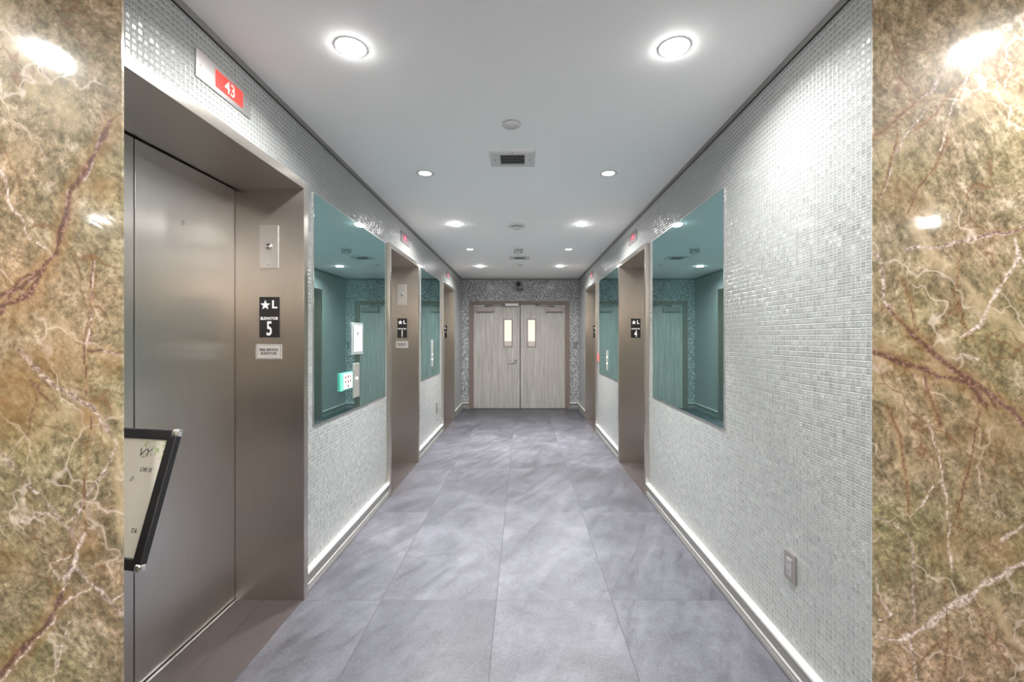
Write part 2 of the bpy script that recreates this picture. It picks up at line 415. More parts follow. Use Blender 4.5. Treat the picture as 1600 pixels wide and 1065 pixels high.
bm = B(); box(bm, -LOBX, LOBX, LOBY, YF + 0.15, -0.1, 0.0)
struct('floor', bm, M['floor'], 'large grey stone look floor tiles running down the elevator lobby')
bm = B(); box(bm, -LOBX, LOBX, LOBY, YF + 0.15, H, H + 0.12)
struct('ceiling', bm, M['ceiling'], 'smooth white ceiling over the elevator lobby')

for side, nm in ((LEFT, 'wall_left'), (RIGHT, 'wall_right')):
    bm = B()
    yn = 1.31 if side == LEFT else YN_R + 0.004
    x0, x1 = (XL - 0.42, XL) if side == LEFT else (XR, XR + 0.42)
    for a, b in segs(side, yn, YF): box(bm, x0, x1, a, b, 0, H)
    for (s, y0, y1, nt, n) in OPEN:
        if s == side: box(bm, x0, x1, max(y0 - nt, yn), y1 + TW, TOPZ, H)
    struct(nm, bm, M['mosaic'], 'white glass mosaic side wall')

# far wall with the opening of the double door
DX0, DX1, DZ = -1.073, 0.957, 2.18
bm = B()
box(bm, XL - 0.42, DX0, YF, YF + 0.15, 0, H); box(bm, DX1, XR + 0.42, YF, YF + 0.15, 0, H); box(bm, DX0, DX1, YF, YF + 0.15, DZ, H)
struct('wall_far', bm, M['mosaic'], 'glass mosaic end wall around the double door')

# shadow gap and grey bead where the walls meet the ceiling
def ring_boxes(bm, z0, z1, t):
    box(bm, XL, XL + t, 1.31, YF, z0, z1); box(bm, XR - t, XR, YN_R + 0.004, YF, z0, z1); box(bm, XL + t, XR - t, YF - t, YF, z0, z1)
bm = B(); ring_boxes(bm, H - 0.028, H, 0.006); struct('trim_1', bm, M['greytrim'], 'grey metal bead along the ceiling edge')
bm = B(); ring_boxes(bm, H - 0.034, H - 0.028, 0.003); struct('trim_2', bm, M['dark'], 'dark gap below the ceiling bead')

# baseboards: moulded profile pushed along each stretch of wall
PROF = [(0.0, 0.004), (0.021, 0.004), (0.021, 0.026), (0.017, 0.030), (0.021, 0.034), (0.021, 0.046), (0.014, 0.052), (0.011, 0.075), (0.013, 0.092), (0.019, 0.100), (0.019, 0.106)]
PROFB = [(0.0, 0.106), (0.024, 0.106), (0.027, 0.112), (0.027, 0.122), (0.022, 0.128), (0.0, 0.130)]
def extrude_run(bm, prof, p0, p1, out):
    p0 = Vector((*p0, 0)); p1 = Vector((*p1, 0)); out = Vector((*out, 0))
    prof = prof + [(0.0, prof[-1][1])] if prof[-1][0] > 0 else prof
    a = [bm.verts.new(p0 + out*d + Vector((0, 0, z))) for d, z in prof]
    b = [bm.verts.new(p1 + out*d + Vector((0, 0, z))) for d, z in prof]
    bm.faces.new(a); bm.faces.new(b[::-1])
    for k in range(len(prof)): bm.faces.new((a[k], b[k], b[(k+1) % len(prof)], a[(k+1) % len(prof)]))
runs = {'baseboard_left': [((XL, a), (XL, b), (1, 0)) for a, b in segs(LEFT, 1.31, YF)],
        'baseboard_right': [((XR, a), (XR, b), (-1, 0)) for a, b in segs(RIGHT, YN_R + 0.004, YF)],
        'baseboard_far': [((XL, YF), (DX0, YF), (0, -1)), ((DX1, YF), (XR, YF), (0, -1))]}
for nm, rr in runs.items():
    bm = B()
    for p0, p1, out in rr: extrude_run(bm, PROF, p0, p1, out)
    ob = struct(nm, bm, M['base'], 'moulded grey white baseboard under the mosaic')
    bm = B()
    for p0, p1, out in rr: extrude_run(bm, PROFB, p0, p1, out)
    obj('cap_bead', bm, M['basew'], ob, 'bright rounded top bead')
    bm = B()
    for p0, p1, out in rr:
        extrude_run(bm, [(0.0, 0.0), (0.018, 0.0), (0.018, 0.004), (0.0, 0.004)], p0, p1, out)
    obj('floor_gap', bm, M['dark'], ob, 'dark joint at the floor')

# ------------------------------------------------------------------ marble pier fronts with their veins
def vein_slab(name, x0, x1, y, t, to_px, veins, golds, label):
    """stone slab at depth y; veins are (kind, half width, [(X,Z)...]) in metres on its face"""
    step = 0.005
    nx = int(abs(x1-x0)/step); nz = int(H/step)
    bm = bmesh.new()
    cl = bm.verts.layers.float_color.new('vein')
    def segd(px, pz, a, b):
        ax, az = a; bx, bz = b; dx, dz = bx-ax, bz-az
        L = dx*dx+dz*dz; tt = max(0, min(1, ((px-ax)*dx+(pz-az)*dz)/L))
        return math.hypot(px-ax-tt*dx, pz-az-tt*dz)
    boxes = []
    for kind, w, pts in veins:
        boxes.append((min(p[0] for p in pts)-.06, max(p[0] for p in pts)+.06, min(p[1] for p in pts)-.06, max(p[1] for p in pts)+.06))
    grid = []
    for j in range(nz+1):
        row = []
        for i in range(nx+1):
            X = x0 + (x1-x0)*i/nx; Z = H*j/nz
            v = bm.verts.new((X, y, Z))
            n1 = mnoise.noise(Vector((X*14, 3.3, Z*14)))*0.010 + mnoise.noise(Vector((X*45, 9.3, Z*45)))*0.005
            n2 = mnoise.noise(Vector((X*14, 13.3, Z*14)))*0.010 + mnoise.noise(Vector((X*45, 19.3, Z*45)))*0.005
            qx, qz = X+n1, Z+n2
            d_ = w_ = g_ = 0.0
            for (kind, w, pts), bb in zip(veins, boxes):
                if not (bb[0] < X < bb[1] and bb[2] < Z < bb[3]): continue
                d = min(segd(qx, qz, a, b) for a, b in zip(pts, pts[1:]))
                wv = w*(0.75 + 0.7*mnoise.noise(Vector((X*22, 5.1, Z*22))))
                val = max(0.0, min(1.0, 1.5 - d/max(wv, 0.0012)))
                if kind == 'd': d_ = max(d_, val); g_ = max(g_, 0.8*max(0, 1-d/(w*5)))
                elif kind == 'w': w_ = max(w_, val); g_ = max(g_, 0.25*max(0, 1-d/(w*4)))
                elif kind == 'b': d_ = max(d_, 0.75*val*(mnoise.noise(Vector((X*60, 2, Z*60))) > 0.0)); w_ = max(w_, 0.9*val)
            for gx, gz, gr, s in golds:
                dd = math.hypot((qx-gx), (qz-gz))/gr
                dd += 0.5*mnoise.noise(Vector((X*9, 7.7, Z*9)))
                g_ = max(g_, s*max(0, min(1, 1.3-dd)))
            v[cl] = (d_, w_, g_, 1)
            row.append(v)
        grid.append(row)
    for j in range(nz):
        for i in range(nx):
            bm.faces.new((grid[j][i], grid[j][i+1], grid[j+1][i+1], grid[j+1][i]))
    # edge and back so that the slab has its thickness
    back = {}
    def bk(v):
        if v not in back: back[v] = bm.verts.new((v.co.x, y+t, v.co.z)); back[v][cl] = v[cl]
        return back[v]
    loop = grid[0][:] + [r[-1] for r in grid[1:]] + grid[-1][-2::-1] + [r[0] for r in grid[-2:0:-1]]
    for a, b in zip(loop, loop[1:]+loop[:1]): bm.faces.new((a, bk(a), bk(b), b))
    bm.faces.new([bk(v) for v in (grid[0][0], grid[0][-1], grid[-1][-1], grid[-1][0])])
    return struct(name, bm, M['marble'], label)
def lp(px, py): return ((px-816)*YN_L/F, CZ + (528-py)*YN_L/F)
def rp(px, py): return ((px-816)*YN_R/F, CZ + (528-py)*YN_R/F)
def V(f, kind, w, *pts): return (kind, w, [f(*p) for p in pts])
lv = [
 V(lp, 'd', .010, (176, 190), (150, 240), (125, 280), (108, 310), (103, 345), (85, 395)),
 V(lp, 'b', .006, (160, 215), (142, 260), (130, 280)), V(lp, 'b', .004, (108, 300), (102, 350)),
 V(lp, 'd', .008, (85, 395), (60, 430), (35, 450), (0, 462)), V(lp, 'd', .011, (70, 425), (45, 462), (5, 478), (-30, 490)),
 V(lp, 'd', .007, (60, 425), (30, 440), (15, 465), (0, 492)),
 V(lp, 'w', .004, (5, 265), (20, 320), (45, 370), (80, 398)), V(lp, 'd', .0025, (145, 400), (140, 450), (143, 530)),
 V(lp, 'w', .003, (145, 410), (142, 470), (140, 540)),
 V(lp, 'b', .007, (25, 545), (60, 580), (100, 608), (140, 635), (165, 665), (185, 695)),
 V(lp, 'b', .006, (185, 695), (160, 740), (130, 785), (112, 810)), V(lp, 'd', .002, (45, 590), (90, 640), (50, 600)),
 V(lp, 'b', .004, (0, 708), (40, 755), (85, 795), (112, 830), (120, 850)),
 V(lp, 'w', .010, (130, 835), (120, 870), (105, 905)), V(lp, 'b', .006, (112, 880), (98, 930), (75, 970)),
 V(lp, 'd', .009, (98, 930), (70, 975), (35, 1015), (0, 1050)), V(lp, 'w', .004, (90, 960), (40, 1018), (0, 1060)),
 V(lp, 'b', .005, (124, 890), (150, 915), (175, 940), (192, 962)), V(lp, 'w', .003, (110, 868), (75, 880), (95, 905)),
 V(lp, 'w', .003, (192, 925), (175, 938)), V(lp, 'w', .003, (150, 910), (110, 935), (95, 950)),
 V(lp, 'w', .003, (108, 970), (95, 1010), (82, 1065)), V(lp, 'b', .003, (0, 822), (40, 815), (80, 800)),
 V(lp, 'd', .004, (140, 545), (165, 548), (190, 552)), V(lp, 'b', .003, (190, 552), (150, 548)),
 V(lp, 'd', .0022, (62, 600), (48, 650), (42, 680)), V(lp, 'd', .002, (140, 640), (135, 740), (130, 830)),
 V(lp, 'd', .0018, (150, 430), (135, 520), (132, 620)), V(lp, 'w', .005, (-60, 640), (-20, 700), (0, 708)),
 V(lp, 'd', .007, (-90, 300), (-60, 420), (-30, 490), (-60, 700)),
]
lg = [(*lp(20, 620), .13, .75), (*lp(90, 560), .10, .7), (*lp(160, 300), .06, .6), (*lp(30, 470), .10, .8), (*lp(140, 650), .05, .8), (*lp(135, 850), .05, .6), (*lp(170, 560), .05, .6), (*lp(10, 880), .07, .35)]
rv = [
 V(rp, 'd', .010, (1364, 550), (1400, 562), (1440, 578), (1480, 590), (1515, 600), (1540, 632)),
 V(rp, 'd', .010, (1425, 520), (1460, 555), (1500, 585), (1540, 610), (1575, 640), (1640, 690)),
 V(rp, 'd', .006, (1500, 590), (1530, 600), (1560, 640)), V(rp, 'b', .005, (1540, 610), (1600, 662)),
 V(rp, 'd', .005, (1385, 480), (1400, 498), (1425, 520), (1445, 545)),
 V(rp, 'b', .006, (1366, 395), (1378, 430), (1380, 465), (1392, 490)),
 V(rp, 'd', .0035, (1364, 210), (1385, 200), (1410, 178), (1430, 160), (1450, 145)),
 V(rp, 'b', .004, (1430, 160), (1455, 145), (1485, 95)), V(rp, 'd', .0025, (1430, 200), (1460, 180), (1492, 138)),
 V(rp, 'b', .003, (1445, 170), (1425, 200), (1400, 235), (1380, 310)), V(rp, 'd', .0028, (1405, 205), (1392, 250), (1378, 310)),
 V(rp, 'd', .0026, (1480, 215), (1460, 260), (1430, 300), (1418, 335)), V(rp, 'w', .003, (1545, 70), (1500, 140), (1470, 230)),
 V(rp, 'b', .0055, (1414, 388), (1460, 388), (1500, 375), (1560, 366), (1605, 355)), V(rp, 'd', .003, (1530, 370), (1605, 356)),
 V(rp, 'w', .007, (1585, 372), (1592, 400), (1560, 450), (1545, 480), (1530, 505), (1505, 525)), V(rp, 'w', .004, (1592, 400), (1620, 430)),
 V(rp, 'd', .003, (1410, 435), (1418, 470), (1430, 505), (1440, 520)), V(rp, 'd', .0042, (1444, 588), (1455, 625), (1468, 668)),
 V(rp, 'd', .003, (1386, 635), (1405, 680), (1415, 730), (1418, 800)), V(rp, 'w', .004, (1445, 650), (1460, 690), (1475, 740), (1482, 820), (1488, 890)),
 V(rp, 'd', .0025, (1530, 640), (1520, 700), (1505, 770), (1495, 810)), V(rp, 'd', .0018, (1480, 815), (1530, 840), (1560, 860)),
 V(rp, 'w', .013, (1600, 880), (1560, 900), (1530, 918), (1500, 940), (1460, 965), (1425, 990), (1405, 998)), V(rp, 'w', .008, (1680, 850), (1600, 880)),
 V(rp, 'w', .004, (1405, 998), (1370, 996)), V(rp, 'b', .004, (1366, 808), (1400, 820), (1422, 838), (1430, 900), (1425, 1000), (1432, 1065)),
 V(rp, 'w', .004, (1420, 806), (1445, 780), (1460, 760)), V(rp, 'w', .003, (1368, 905), (1380, 945), (1395, 965)), V(rp, 'w', .003, (1372, 968), (1395, 960)),
 V(rp, 'w', .005, (1565, 845), (1600, 820), (1660, 800)), V(rp, 'w', .006, (1500, 552), (1530, 560), (1510, 556)), V(rp, 'd', .002, (1478, 905), (1480, 1000), (1475, 1065)),
 V(rp, 'd', .002, (1515, 930), (1545, 990), (1580, 1040)), V(rp, 'd', .0022, (1480, 990), (1440, 1030), (1400, 1062)),
 V(rp, 'd', .002, (1500, 400), (1490, 460), (1520, 530)), V(rp, 'd', .0015, (1560, 700), (1600, 760)),
]
rg = [(*rp(1550, 680), .12, .4), (*rp(1490, 850), .09, .35), (*rp(1410, 300), .09, .4), (*rp(1380, 560), .05, .4), (*rp(1560, 860), .08, .5)]
xl_c = -626*YN_L/F; xr_c = 548*YN_R/F
vein_slab('wall_pier_left', xl_c - 0.72, xl_c, YN_L, 0.008, lp, lv, lg, 'polished golden brown marble pier face with a dark forked vein')
vein_slab('wall_pier_right', xr_c, xr_c + 0.72, YN_R, 0.004, rp, rv, rg, 'polished olive beige marble pier face with a thick white vein low down')

# lobby space on the camera's side, seen only in reflections
bm = B()
box(bm, -LOBX, xl_c - 0.72, YN_L, YN_L + 0.15, 0, H); box(bm, xl_c - 0.72, XL - DEP - 0.08, YN_L + 0.0085, YN_L + 0.15, 0, H)
struct('wall_lobby_left', bm, M['lobbymarble'])
bm = B(); box(bm, xr_c + 0.72, LOBX, YN_R, YN_R + 0.15, 0, H); box(bm, XR + 0.42, xr_c + 0.72, YN_R + 0.005, YN_R + 0.15, 0, H)
struct('wall_lobby_right', bm, M['lobbymarble'])
bm = B(); box(bm, -LOBX - 0.15, -LOBX, LOBY, YN_L + 0.15, 0, H); struct('wall_lobby_end_left', bm, M['plaster'])
bm = B(); box(bm, LOBX, LOBX + 0.15, LOBY, YN_R + 0.15, 0, H); struct('wall_lobby_end_right', bm, M['plaster'])
bm = B(); box(bm, -LOBX, LOBX, LOBY - 0.15, LOBY, 0, H); struct('wall_back', bm, M['plaster'])

# ------------------------------------------------------------------ elevators
def elevator(side, y0, y1, nt, num, label, seam):
    yc = (y0+y1)/2; w = y1-y0; hw = w/2
    (loc, rz) = on_wall(side, yc, 0.0)
    t = thing('elevator_entrance', label, 'elevator', loc, rz, 'steel elevator entrances')
    near = -1 if side == LEFT else 1            # local x direction of the near side
    def jx(s, tw):                              # jamb slab on side s
        bm = B(); a = s*hw; b = s*(hw+tw)
        box(bm, min(a, b), max(a, b), -PRO if tw > 0.01 else 0.0, DEP + 0.05, 0.0, OH + (TW if tw > 0.01 else 0), 0.0015 if tw > 0.01 else 0)
        return bm
    obj('jamb', jx(near, nt), M['steel'], t); obj('jamb', jx(-near, TW), M['steel'], t)
    bm = B(); box(bm, -hw, hw, -PRO, DEP + 0.05, OH, OH + TW, 0.001); obj('header', bm, M['steel'], t)
    bm = B(); box(bm, -hw, hw, DEP + 0.012, DEP + 0.06, 0.0, OH); obj('shaft_backing', bm, M['dark'], t)
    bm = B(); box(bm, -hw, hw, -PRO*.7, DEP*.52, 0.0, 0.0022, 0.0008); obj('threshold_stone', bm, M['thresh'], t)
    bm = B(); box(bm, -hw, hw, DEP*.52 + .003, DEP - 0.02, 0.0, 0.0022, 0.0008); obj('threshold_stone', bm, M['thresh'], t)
    bm = B(); box(bm, -hw, hw, DEP - 0.018, DEP - 0.003, 0.0, 0.005, 0.001)
    obj('sill', bm, M['trim'], t)
    g = 0.003
    sx = near*(-1)*(seam - yc) * (1 if side == RIGHT else 1)
    sx = (seam - yc) if side == LEFT else -(seam - yc)
    for a, b, name in ((-hw, sx, 'door_panel'), (sx, hw, 'door_panel')):
        bm = B(); box(bm, a + g, b - g, DEP, DEP + 0.011, 0.010, OH - 0.008, 0.0015); dp = obj(name, bm, M['door_steel'], t)
        if num == '5' and b == hw:
            bm = B(); x = 2.04 - yc
            lathe(bm, [(0, 0.0016), (0.004, 0.0016), (0.0045, 0.001), (0.009, 0.003), (0.0105, 0.001), (0.0105, 0.0)], 20, T(x, DEP - 0.0002, 1.962) @ FACE)
            obj('keyhole', bm, M['chrome'], dp)
    return t, yc, hw
POS = {'5': 'recessed steel elevator numbered 5, nearest the camera, with a sign stand in it', '1': 'recessed steel elevator numbered 1, middle one of the left wall',
       '2': 'recessed steel elevator, last of the left wall beside the double door', '4': 'recessed steel elevator numbered 4, nearer one in the right wall',
       '3': 'recessed steel elevator, last of the right wall beside the double door'}
SEAM = {'5': 1.785, '1': 4.545, '2': 7.245, '4': 4.545, '3': 7.245}
for (s, y0, y1, nt, n) in OPEN:
    elevator(s, y0, y1, nt, n, POS[n], SEAM[n])

# number signs, key switches and service plates on the far jambs (they face the camera)
def star(bm, cx, cz, R, y0, y1):
    pts = []
    for k in range(10):
        r = R if k % 2 == 0 else R*0.40
        a = PI/2 + k*PI/5; pts.append((cx + r*math.cos(a), cz + r*math.sin(a)))
    prism(bm, pts, y0, y1)
def jamb_x(side, d): return (XL - d) if side == LEFT else (XR + d)
def jamb_sign(side, y1, num, where):
    cx = jamb_x(side, 0.158 if side == LEFT else 0.162)
    t = thing('elevator_number_sign', 'black plaque with star and number %s on %s' % (num, where), 'sign', (cx, y1, 1.4335), 0, 'black elevator number plaques')
    bm = B(); box(bm, -.055, .055, -0.004, -0.0002, 0, 0.221, 0.001); obj('plaque', bm, M['black'], t)
    bm = B(); star(bm, -.0215, .176, .0285, -0.0052, -0.0041); obj('star', bm, M['signwhite'], t)
    text('letter', 'L', .060, .028, .178, -0.0048, M['signwhite'], t, sx=1.05, bold=.0012)
    text('lettering', 'ELEVATOR', .0215, 0, .103, -0.0048, M['signwhite'], t, sx=.93, bold=.0004)
    text('number', num, .108, 0, .045, -0.0048, M['signwhite'], t, sx=.62, bold=.0015)
WH = {'5': 'the steel jamb nearest the camera', '1': 'the far jamb of the middle left elevator', '2': 'the far jamb of the last left elevator',
      '4': 'the far jamb of the nearer right elevator', '3': 'the far jamb of the last right elevator'}
for (s, y0, y1, nt, n) in OPEN: jamb_sign(s, y1, n, WH[n])
def key_plate(y1, where):
    t = thing('key_switch', 'pale key switch plate on %s' % where, 'switch', (jamb_x(LEFT, .160), y1, 1.81), 0, 'key switch plates')
    bm = B(); box(bm, -.052, .052, -0.005, -0.0002, 0, .235, 0.002); obj('plate', bm, M['plate'], t)
    bm = B(); lathe(bm, [(0, .012), (.006, .012), (.0085, .009), (.015, .010), (.017, .006), (.0185, .0)], 28, T(0, -.005, .118) @ FACE); k = obj('lock_cylinder', bm, M['chrome'], t)
    bm = B(); box(bm, -.0015, .0015, -.0178, -.0168, .111, .125); obj('key_slot', bm, M['dark'], k)
    for z in (.215, .02):
        bm = B(); lathe(bm, [(0, .0018), (.003, .0015), (.0042, 0)], 14, T(0, -.005, z) @ FACE); obj('screw', bm, M['closer'], t)
key_plate(2.41, 'the jamb nearest the camera'); key_plate(5.07, 'the far jamb of the middle left elevator')
def service_plate(y1, where):
    t = thing('service_plate', 'small silver fire service plate on %s' % where, 'sign', (jamb_x(LEFT, .1615), y1, 1.315), 0, 'fire service plates')
    bm = B(); box(bm, -.0715, .0715, -0.003, -0.0002, 0, .081, 0.001); obj('plate', bm, M['silver'], t)
    bm = B()
    for a in ((-.066, .066, .0035, .0055), (-.066, .066, .0755, .0775), (-.066, -.064, .0035, .0775), (.064, .066, .0035, .0775)):
        box(bm, a[0], a[1], -.0036, -.0031, a[2], a[3])
    obj('border', bm, M['greyink'], t)
    text('lettering', 'FIRE SERVICE\nELEVATOR', .0195, 0, .041, -.0035, M['ink'], t, sx=.92, bold=.0004, depth=.0004)
service_plate(2.41, 'the jamb nearest the camera'); service_plate(5.07, 'the far jamb of the middle left elevator')

# floor indicators above the openings
def indicator(side, y, num, where, big):
    (loc, rz) = on_wall(side, y, 2.407)
    t = thing('floor_indicator', 'steel floor indicator with red display %s' % where, 'elevator indicator', loc, rz, 'elevator floor indicators')
    hw = .165
    bm = B(); box(bm, -hw, hw, -.006, -.0002, 0, .108, .0015); obj('face_plate', bm, M['trim'] if big else M['indplate'], t)
    dx = -.062 if big else -.08
    w = .17 if big else .11
    if side == RIGHT: dx = -(w+dx)
    bm = B(); box(bm, dx, dx + w, -.0075, -.0061, .020 if big else .030, .088 if big else .080); d = obj('display', bm, M['red'] if big else M['pinkred'], t)
    if num:
        text('digit', num, .070 if big else .045, dx + w*.50, .052, -.0080, M['digit'], d, sx=.95, bold=.001, depth=.0003)
    for x in (-hw + .022, hw - .022):
        bm = B(); lathe(bm, [(0, .002), (.0035, .0015), (.0048, 0)], 14, T(x, -.006, .054) @ FACE); obj('screw', bm, M['chrome'], t)
indicator(LEFT, 1.81, '43', 'reading 43 above the nearest left elevator', True)
indicator(LEFT, 4.60, '16', 'above the middle elevator of the left wall', False)
indicator(LEFT, 7.27, '11', 'above the last elevator of the left wall', False)
indicator(RIGHT, 4.55, '4', 'above the nearer elevator of the right wall', False)
indicator(RIGHT, 7.25, '0', 'above the farther elevator of the right wall', False)

# ------------------------------------------------------------------ tinted wall mirrors
def mirror(side, y0, y1, label):
    (loc, rz) = on_wall(side, (y0+y1)/2, 0.922)
    t = thing('wall_mirror', label, 'mirror', loc, rz, 'teal tinted wall mirrors')
    hw = (y1-y0)/2; h = 2.275 - .922
    bm = B(); box(bm, -hw, hw, -.007, -.0012, 0, h, .0015); obj('glass', bm, M['mirror'], t)
    bm = B(); e = .003
    for a in ((-hw-e, hw+e, -e, 0), (-hw-e, hw+e, h, h+e), (-hw-e, -hw, 0, h), (hw, hw+e, 0, h)): box(bm, a[0], a[1], -.006, -.0005, a[2], a[3])
    obj('edge_channel', bm, M['trim'], t)
mirror(LEFT, 2.572, 3.915, 'large teal mirror on the left wall between the two nearest elevators')
mirror(LEFT, 5.30, 6.50, 'teal mirror on the left wall between elevators 1 and 2')
mirror(RIGHT, 2.486, 3.84, 'large teal mirror on the right wall nearest the camera')
mirror(RIGHT, 5.22, 6.50, 'teal mirror on the right wall between elevators 4 and 3')

# call button panels, notices and placards fixed over the mirrors
def call_panel(side, y, z0, z1, buttons, label):
    (loc, rz) = on_wall(side, y, z0, .0072)
    t = thing('call_button_panel', label, 'call button', loc, rz, 'elevator call panels')
    h = z1-z0
    bm = B(); box(bm, -.055, .055, -.006, 0, 0, h, .0015); obj('face_plate', bm, M['plate'], t)
    for z in (.018, h-.018):
        bm = B(); lathe(bm, [(0, .0028), (.004, .0022), (.006, 0)], 14, T(0, -.006, z) @ FACE); obj('screw', bm, M['chrome'], t)
    for z in buttons:
        bm = B(); lathe(bm, [(0, .006), (.008, .006), (.0095, .004), (.013, .005), (.0145, 0)], 24, T(0, -.006, z) @ FACE); obj('button', bm, M['signwhite'], t)
call_panel(LEFT, 3.22, 1.0, 1.248, (.135,), 'brushed steel call button plate on the near left mirror')
call_panel(LEFT, 5.93, 1.05, 1.41, (.09, .16), 'tall steel call panel on the far left mirror')
call_panel(RIGHT, 5.87, 1.0, 1.268, (.09, .17), 'steel call panel on the far right mirror')

(loc, rz) = on_wall(LEFT, 3.232, 1.31, .0072)
t = thing('acrylic_notice', 'clear acrylic holder with a white notice above the call button on the near left mirror', 'notice', loc, rz)
bm = B(); box(bm, -.112, .112, -.008, -.0002, 0, .232, .002); obj('holder', bm, M['clear'], t)
bm = B(); box(bm, -.072, .086, -.0095, -.0082, .022, .212); p = obj('paper', bm, M['white'], t)
bm = B()
pts = [(-.02, .165), (-.012, .15), (-.004, .158), (.006, .172), (0, .15), (-.008, .138), (-.004, .13)]
tube(bm, [(x, -.0100, z) for x, z in pts], .003, 6); obj('script_mark', bm, M['ink'], p)
bm = B()
for k in range(6): box(bm, -.045 + (k % 2)*.006, .060 - (k % 3)*.008, -.0099, -.0095, .045 + k*.011, .0468 + k*.011)
obj('printed_lines', bm, M['greyink'], p)

def placard(side, y, z, w, off, label):
    (loc, rz) = on_wall(side, y, z, off)
    t = thing('fire_placard', label, 'sign', loc, rz, 'small fire placards')
    bm = B(); box(bm, -w/2, w/2, -.012, -.0002, 0, .120, .002); obj('backing', bm, M['green'] if side == LEFT else M['pinkback'], t)
    bm = B(); box(bm, -w/2+.035*w/.2, w/2-.006, -.0145, -.0122, .008, .112, .001); p = obj('card', bm, M['white'] if side == LEFT else M['pinkcard'], t)
    for k, (x, zz, r, mm) in enumerate(((-.03, .088, .011, 'signred'), (.015, .090, .012, 'ink'), (.055, .088, .010, 'signred'), (-.03, .058, .010, 'ink'), (.015, .056, .012, 'signred'), (.055, .058, .010, 'ink'), (.015, .026, .011, 'ink'))):
        bm = B(); s = w/.2; lathe(bm, [(0, .0006), (r*.9, .0006), (r, 0)], 6, T((x)*s, -.0145, zz) @ FACE); obj('pictogram', bm, M[mm], p)
placard(LEFT, 3.028, 1.075, .20, .0072, 'small white and green fire placard low on the near left mirror')
placard(RIGHT, 6.582, 1.08, .12, .0002, 'small pink fire placard on the mosaic strip by the far right mirror')

# wall outlets
def outlet(side, y, z, label):
    (loc, rz) = on_wall(side, y, z)
    t = thing('wall_outlet', label, 'outlet', loc, rz, 'steel wall outlets')
    bm = B(); box(bm, -.040, .040, -.008, -.0002, 0, .122, .002); obj('cover_plate', bm, M['steel'], t)
    bm = B(); box(bm, -.018, .018, -.0105, -.0082, .025, .097, .001); s_ = obj('socket', bm, M['plate'], t)
    for zz in (.045, .078):
        for xx in (-.006, .006):
            bm = B(); box(bm, xx-.001, xx+.001, -.0112, -.0104, zz-.004, zz+.004); obj('slot', bm, M['dark'], s_)
outlet(RIGHT, 1.872, .40, 'steel electrical outlet low on the right mosaic wall')
outlet(LEFT, 6.28, .39, 'small outlet under the far left mirror')

# ------------------------------------------------------------------ double door in the far wall
door = bpy.data.objects.new('door_1', None); COL.objects.link(door); door['kind'] = 'structure'
door['label'] = 'grey wood double door with narrow lites at the end of the lobby'
door.location = (0, YF, 0)
FW = 0.085
bm = B()
box(bm, DX0, DX0 + .035, -.02, .12, 0, DZ, .003); box(bm, DX1 - .035, DX1, -.02, .12, 0, DZ, .003); box(bm, DX0 + .035, DX1 - .035, -.02, .12, DZ - .030, DZ, .003)
box(bm, DX0 + .035, DX0 + FW, .0, .12, 0, DZ - .03); box(bm, DX1 - FW, DX1 - .035, .0, .12, 0, DZ - .03); box(bm, DX0 + FW, DX1 - FW, .0, .12, DZ - .062, DZ - .03)
obj('door_frame', bm, M['frame'], door)
bm = B(); box(bm, DX0 + .034, DX1 - .034, .125, .145, 0, DZ - .02); obj('backing', bm, M['dark'], door)
MID = (812.7-816)*YF/F
def px(x): return (x-816)*YF/F
def pz(y): return CZ + (528-y)*YF/F
LT = pz(475.4)
lites = [(px(788), px(799.3)), (px(825), px(836))]
for k, (a, b) in enumerate(((DX0 + FW + .003, MID - .003), (MID + .003, DX1 - FW - .003))):
    l0, l1 = lites[k]; z0, z1 = pz(540.5), pz(499.5)
    bm = B()
    box(bm, a, l0, .03, .075, .008, LT); box(bm, l1, b, .03, .075, .008, LT); box(bm, l0, l1, .03, .075, .008, z0); box(bm, l0, l1, .03, .075, z1, LT)
    leaf = obj('door_leaf', bm, M['wood'], door)
    bm = B(); e = .022
    box(bm, l0-e, l1+e, .022, .0295, z0-e, z0); box(bm, l0-e, l1+e, .022, .0295, z1, z1+e); box(bm, l0-e, l0, .022, .0295, z0, z1); box(bm, l1, l1+e, .022, .0295, z0, z1)
    obj('lite_frame', bm, M['closer'], leaf)
    bm = B(); box(bm, l0, l1, .045, .051, z0, z1); obj('lite_glass', bm, M['frost'], leaf, 'frosted glass lite glowing cream')
    # closer body, arm
    c0, c1 = (px(744), px(771.5)) if k == 0 else (px(852.5), px(880))
    bm = B(); box(bm, c0, c1, -.025, .03, pz(487), pz(480), .006); cb = obj('door_closer', bm, M['closer'], leaf)
    pa, pb = ((px(758), pz(479)), (px(790), pz(476.6))) if k == 0 else ((px(866), pz(479)), (px(837), pz(476.6)))
    bm = B(); tube(bm, [(pa[0], -.01, pa[1]), (pa[0], -.012, pa[1]+.016), ((pa[0]+pb[0])/2, -.045, pb[1]+.012), (pb[0], -.03, pb[1])], .009, 8); obj('closer_arm', bm, M['closer'], cb)
    if k == 0:
        bm = B(); lathe(bm, [(0, .012), (.022, .012), (.028, .006), (.030, 0)], 28, T(px(806), .03, pz(562)) @ FACE)
        tube(bm, [(px(806), .02, pz(562)), (px(806), -.03, pz(562)), (px(805), -.038, pz(562)), (px(800), -.04, pz(562.5)), (px(796), -.036, pz(563))], .0095, 10)
        obj('lever_handle', bm, M['chrome'], leaf)
bm = B(); box(bm, px(789), px(810), -.03, .0, pz(478), pz(474), .003); obj('magnetic_lock', bm, M['white'], door, 'white bar at the head of the doors')
bm = B(); box(bm, MID - .008, MID + .008, .026, .03, .008, LT, 0); obj('meeting_strip', bm, M['dark'], door)
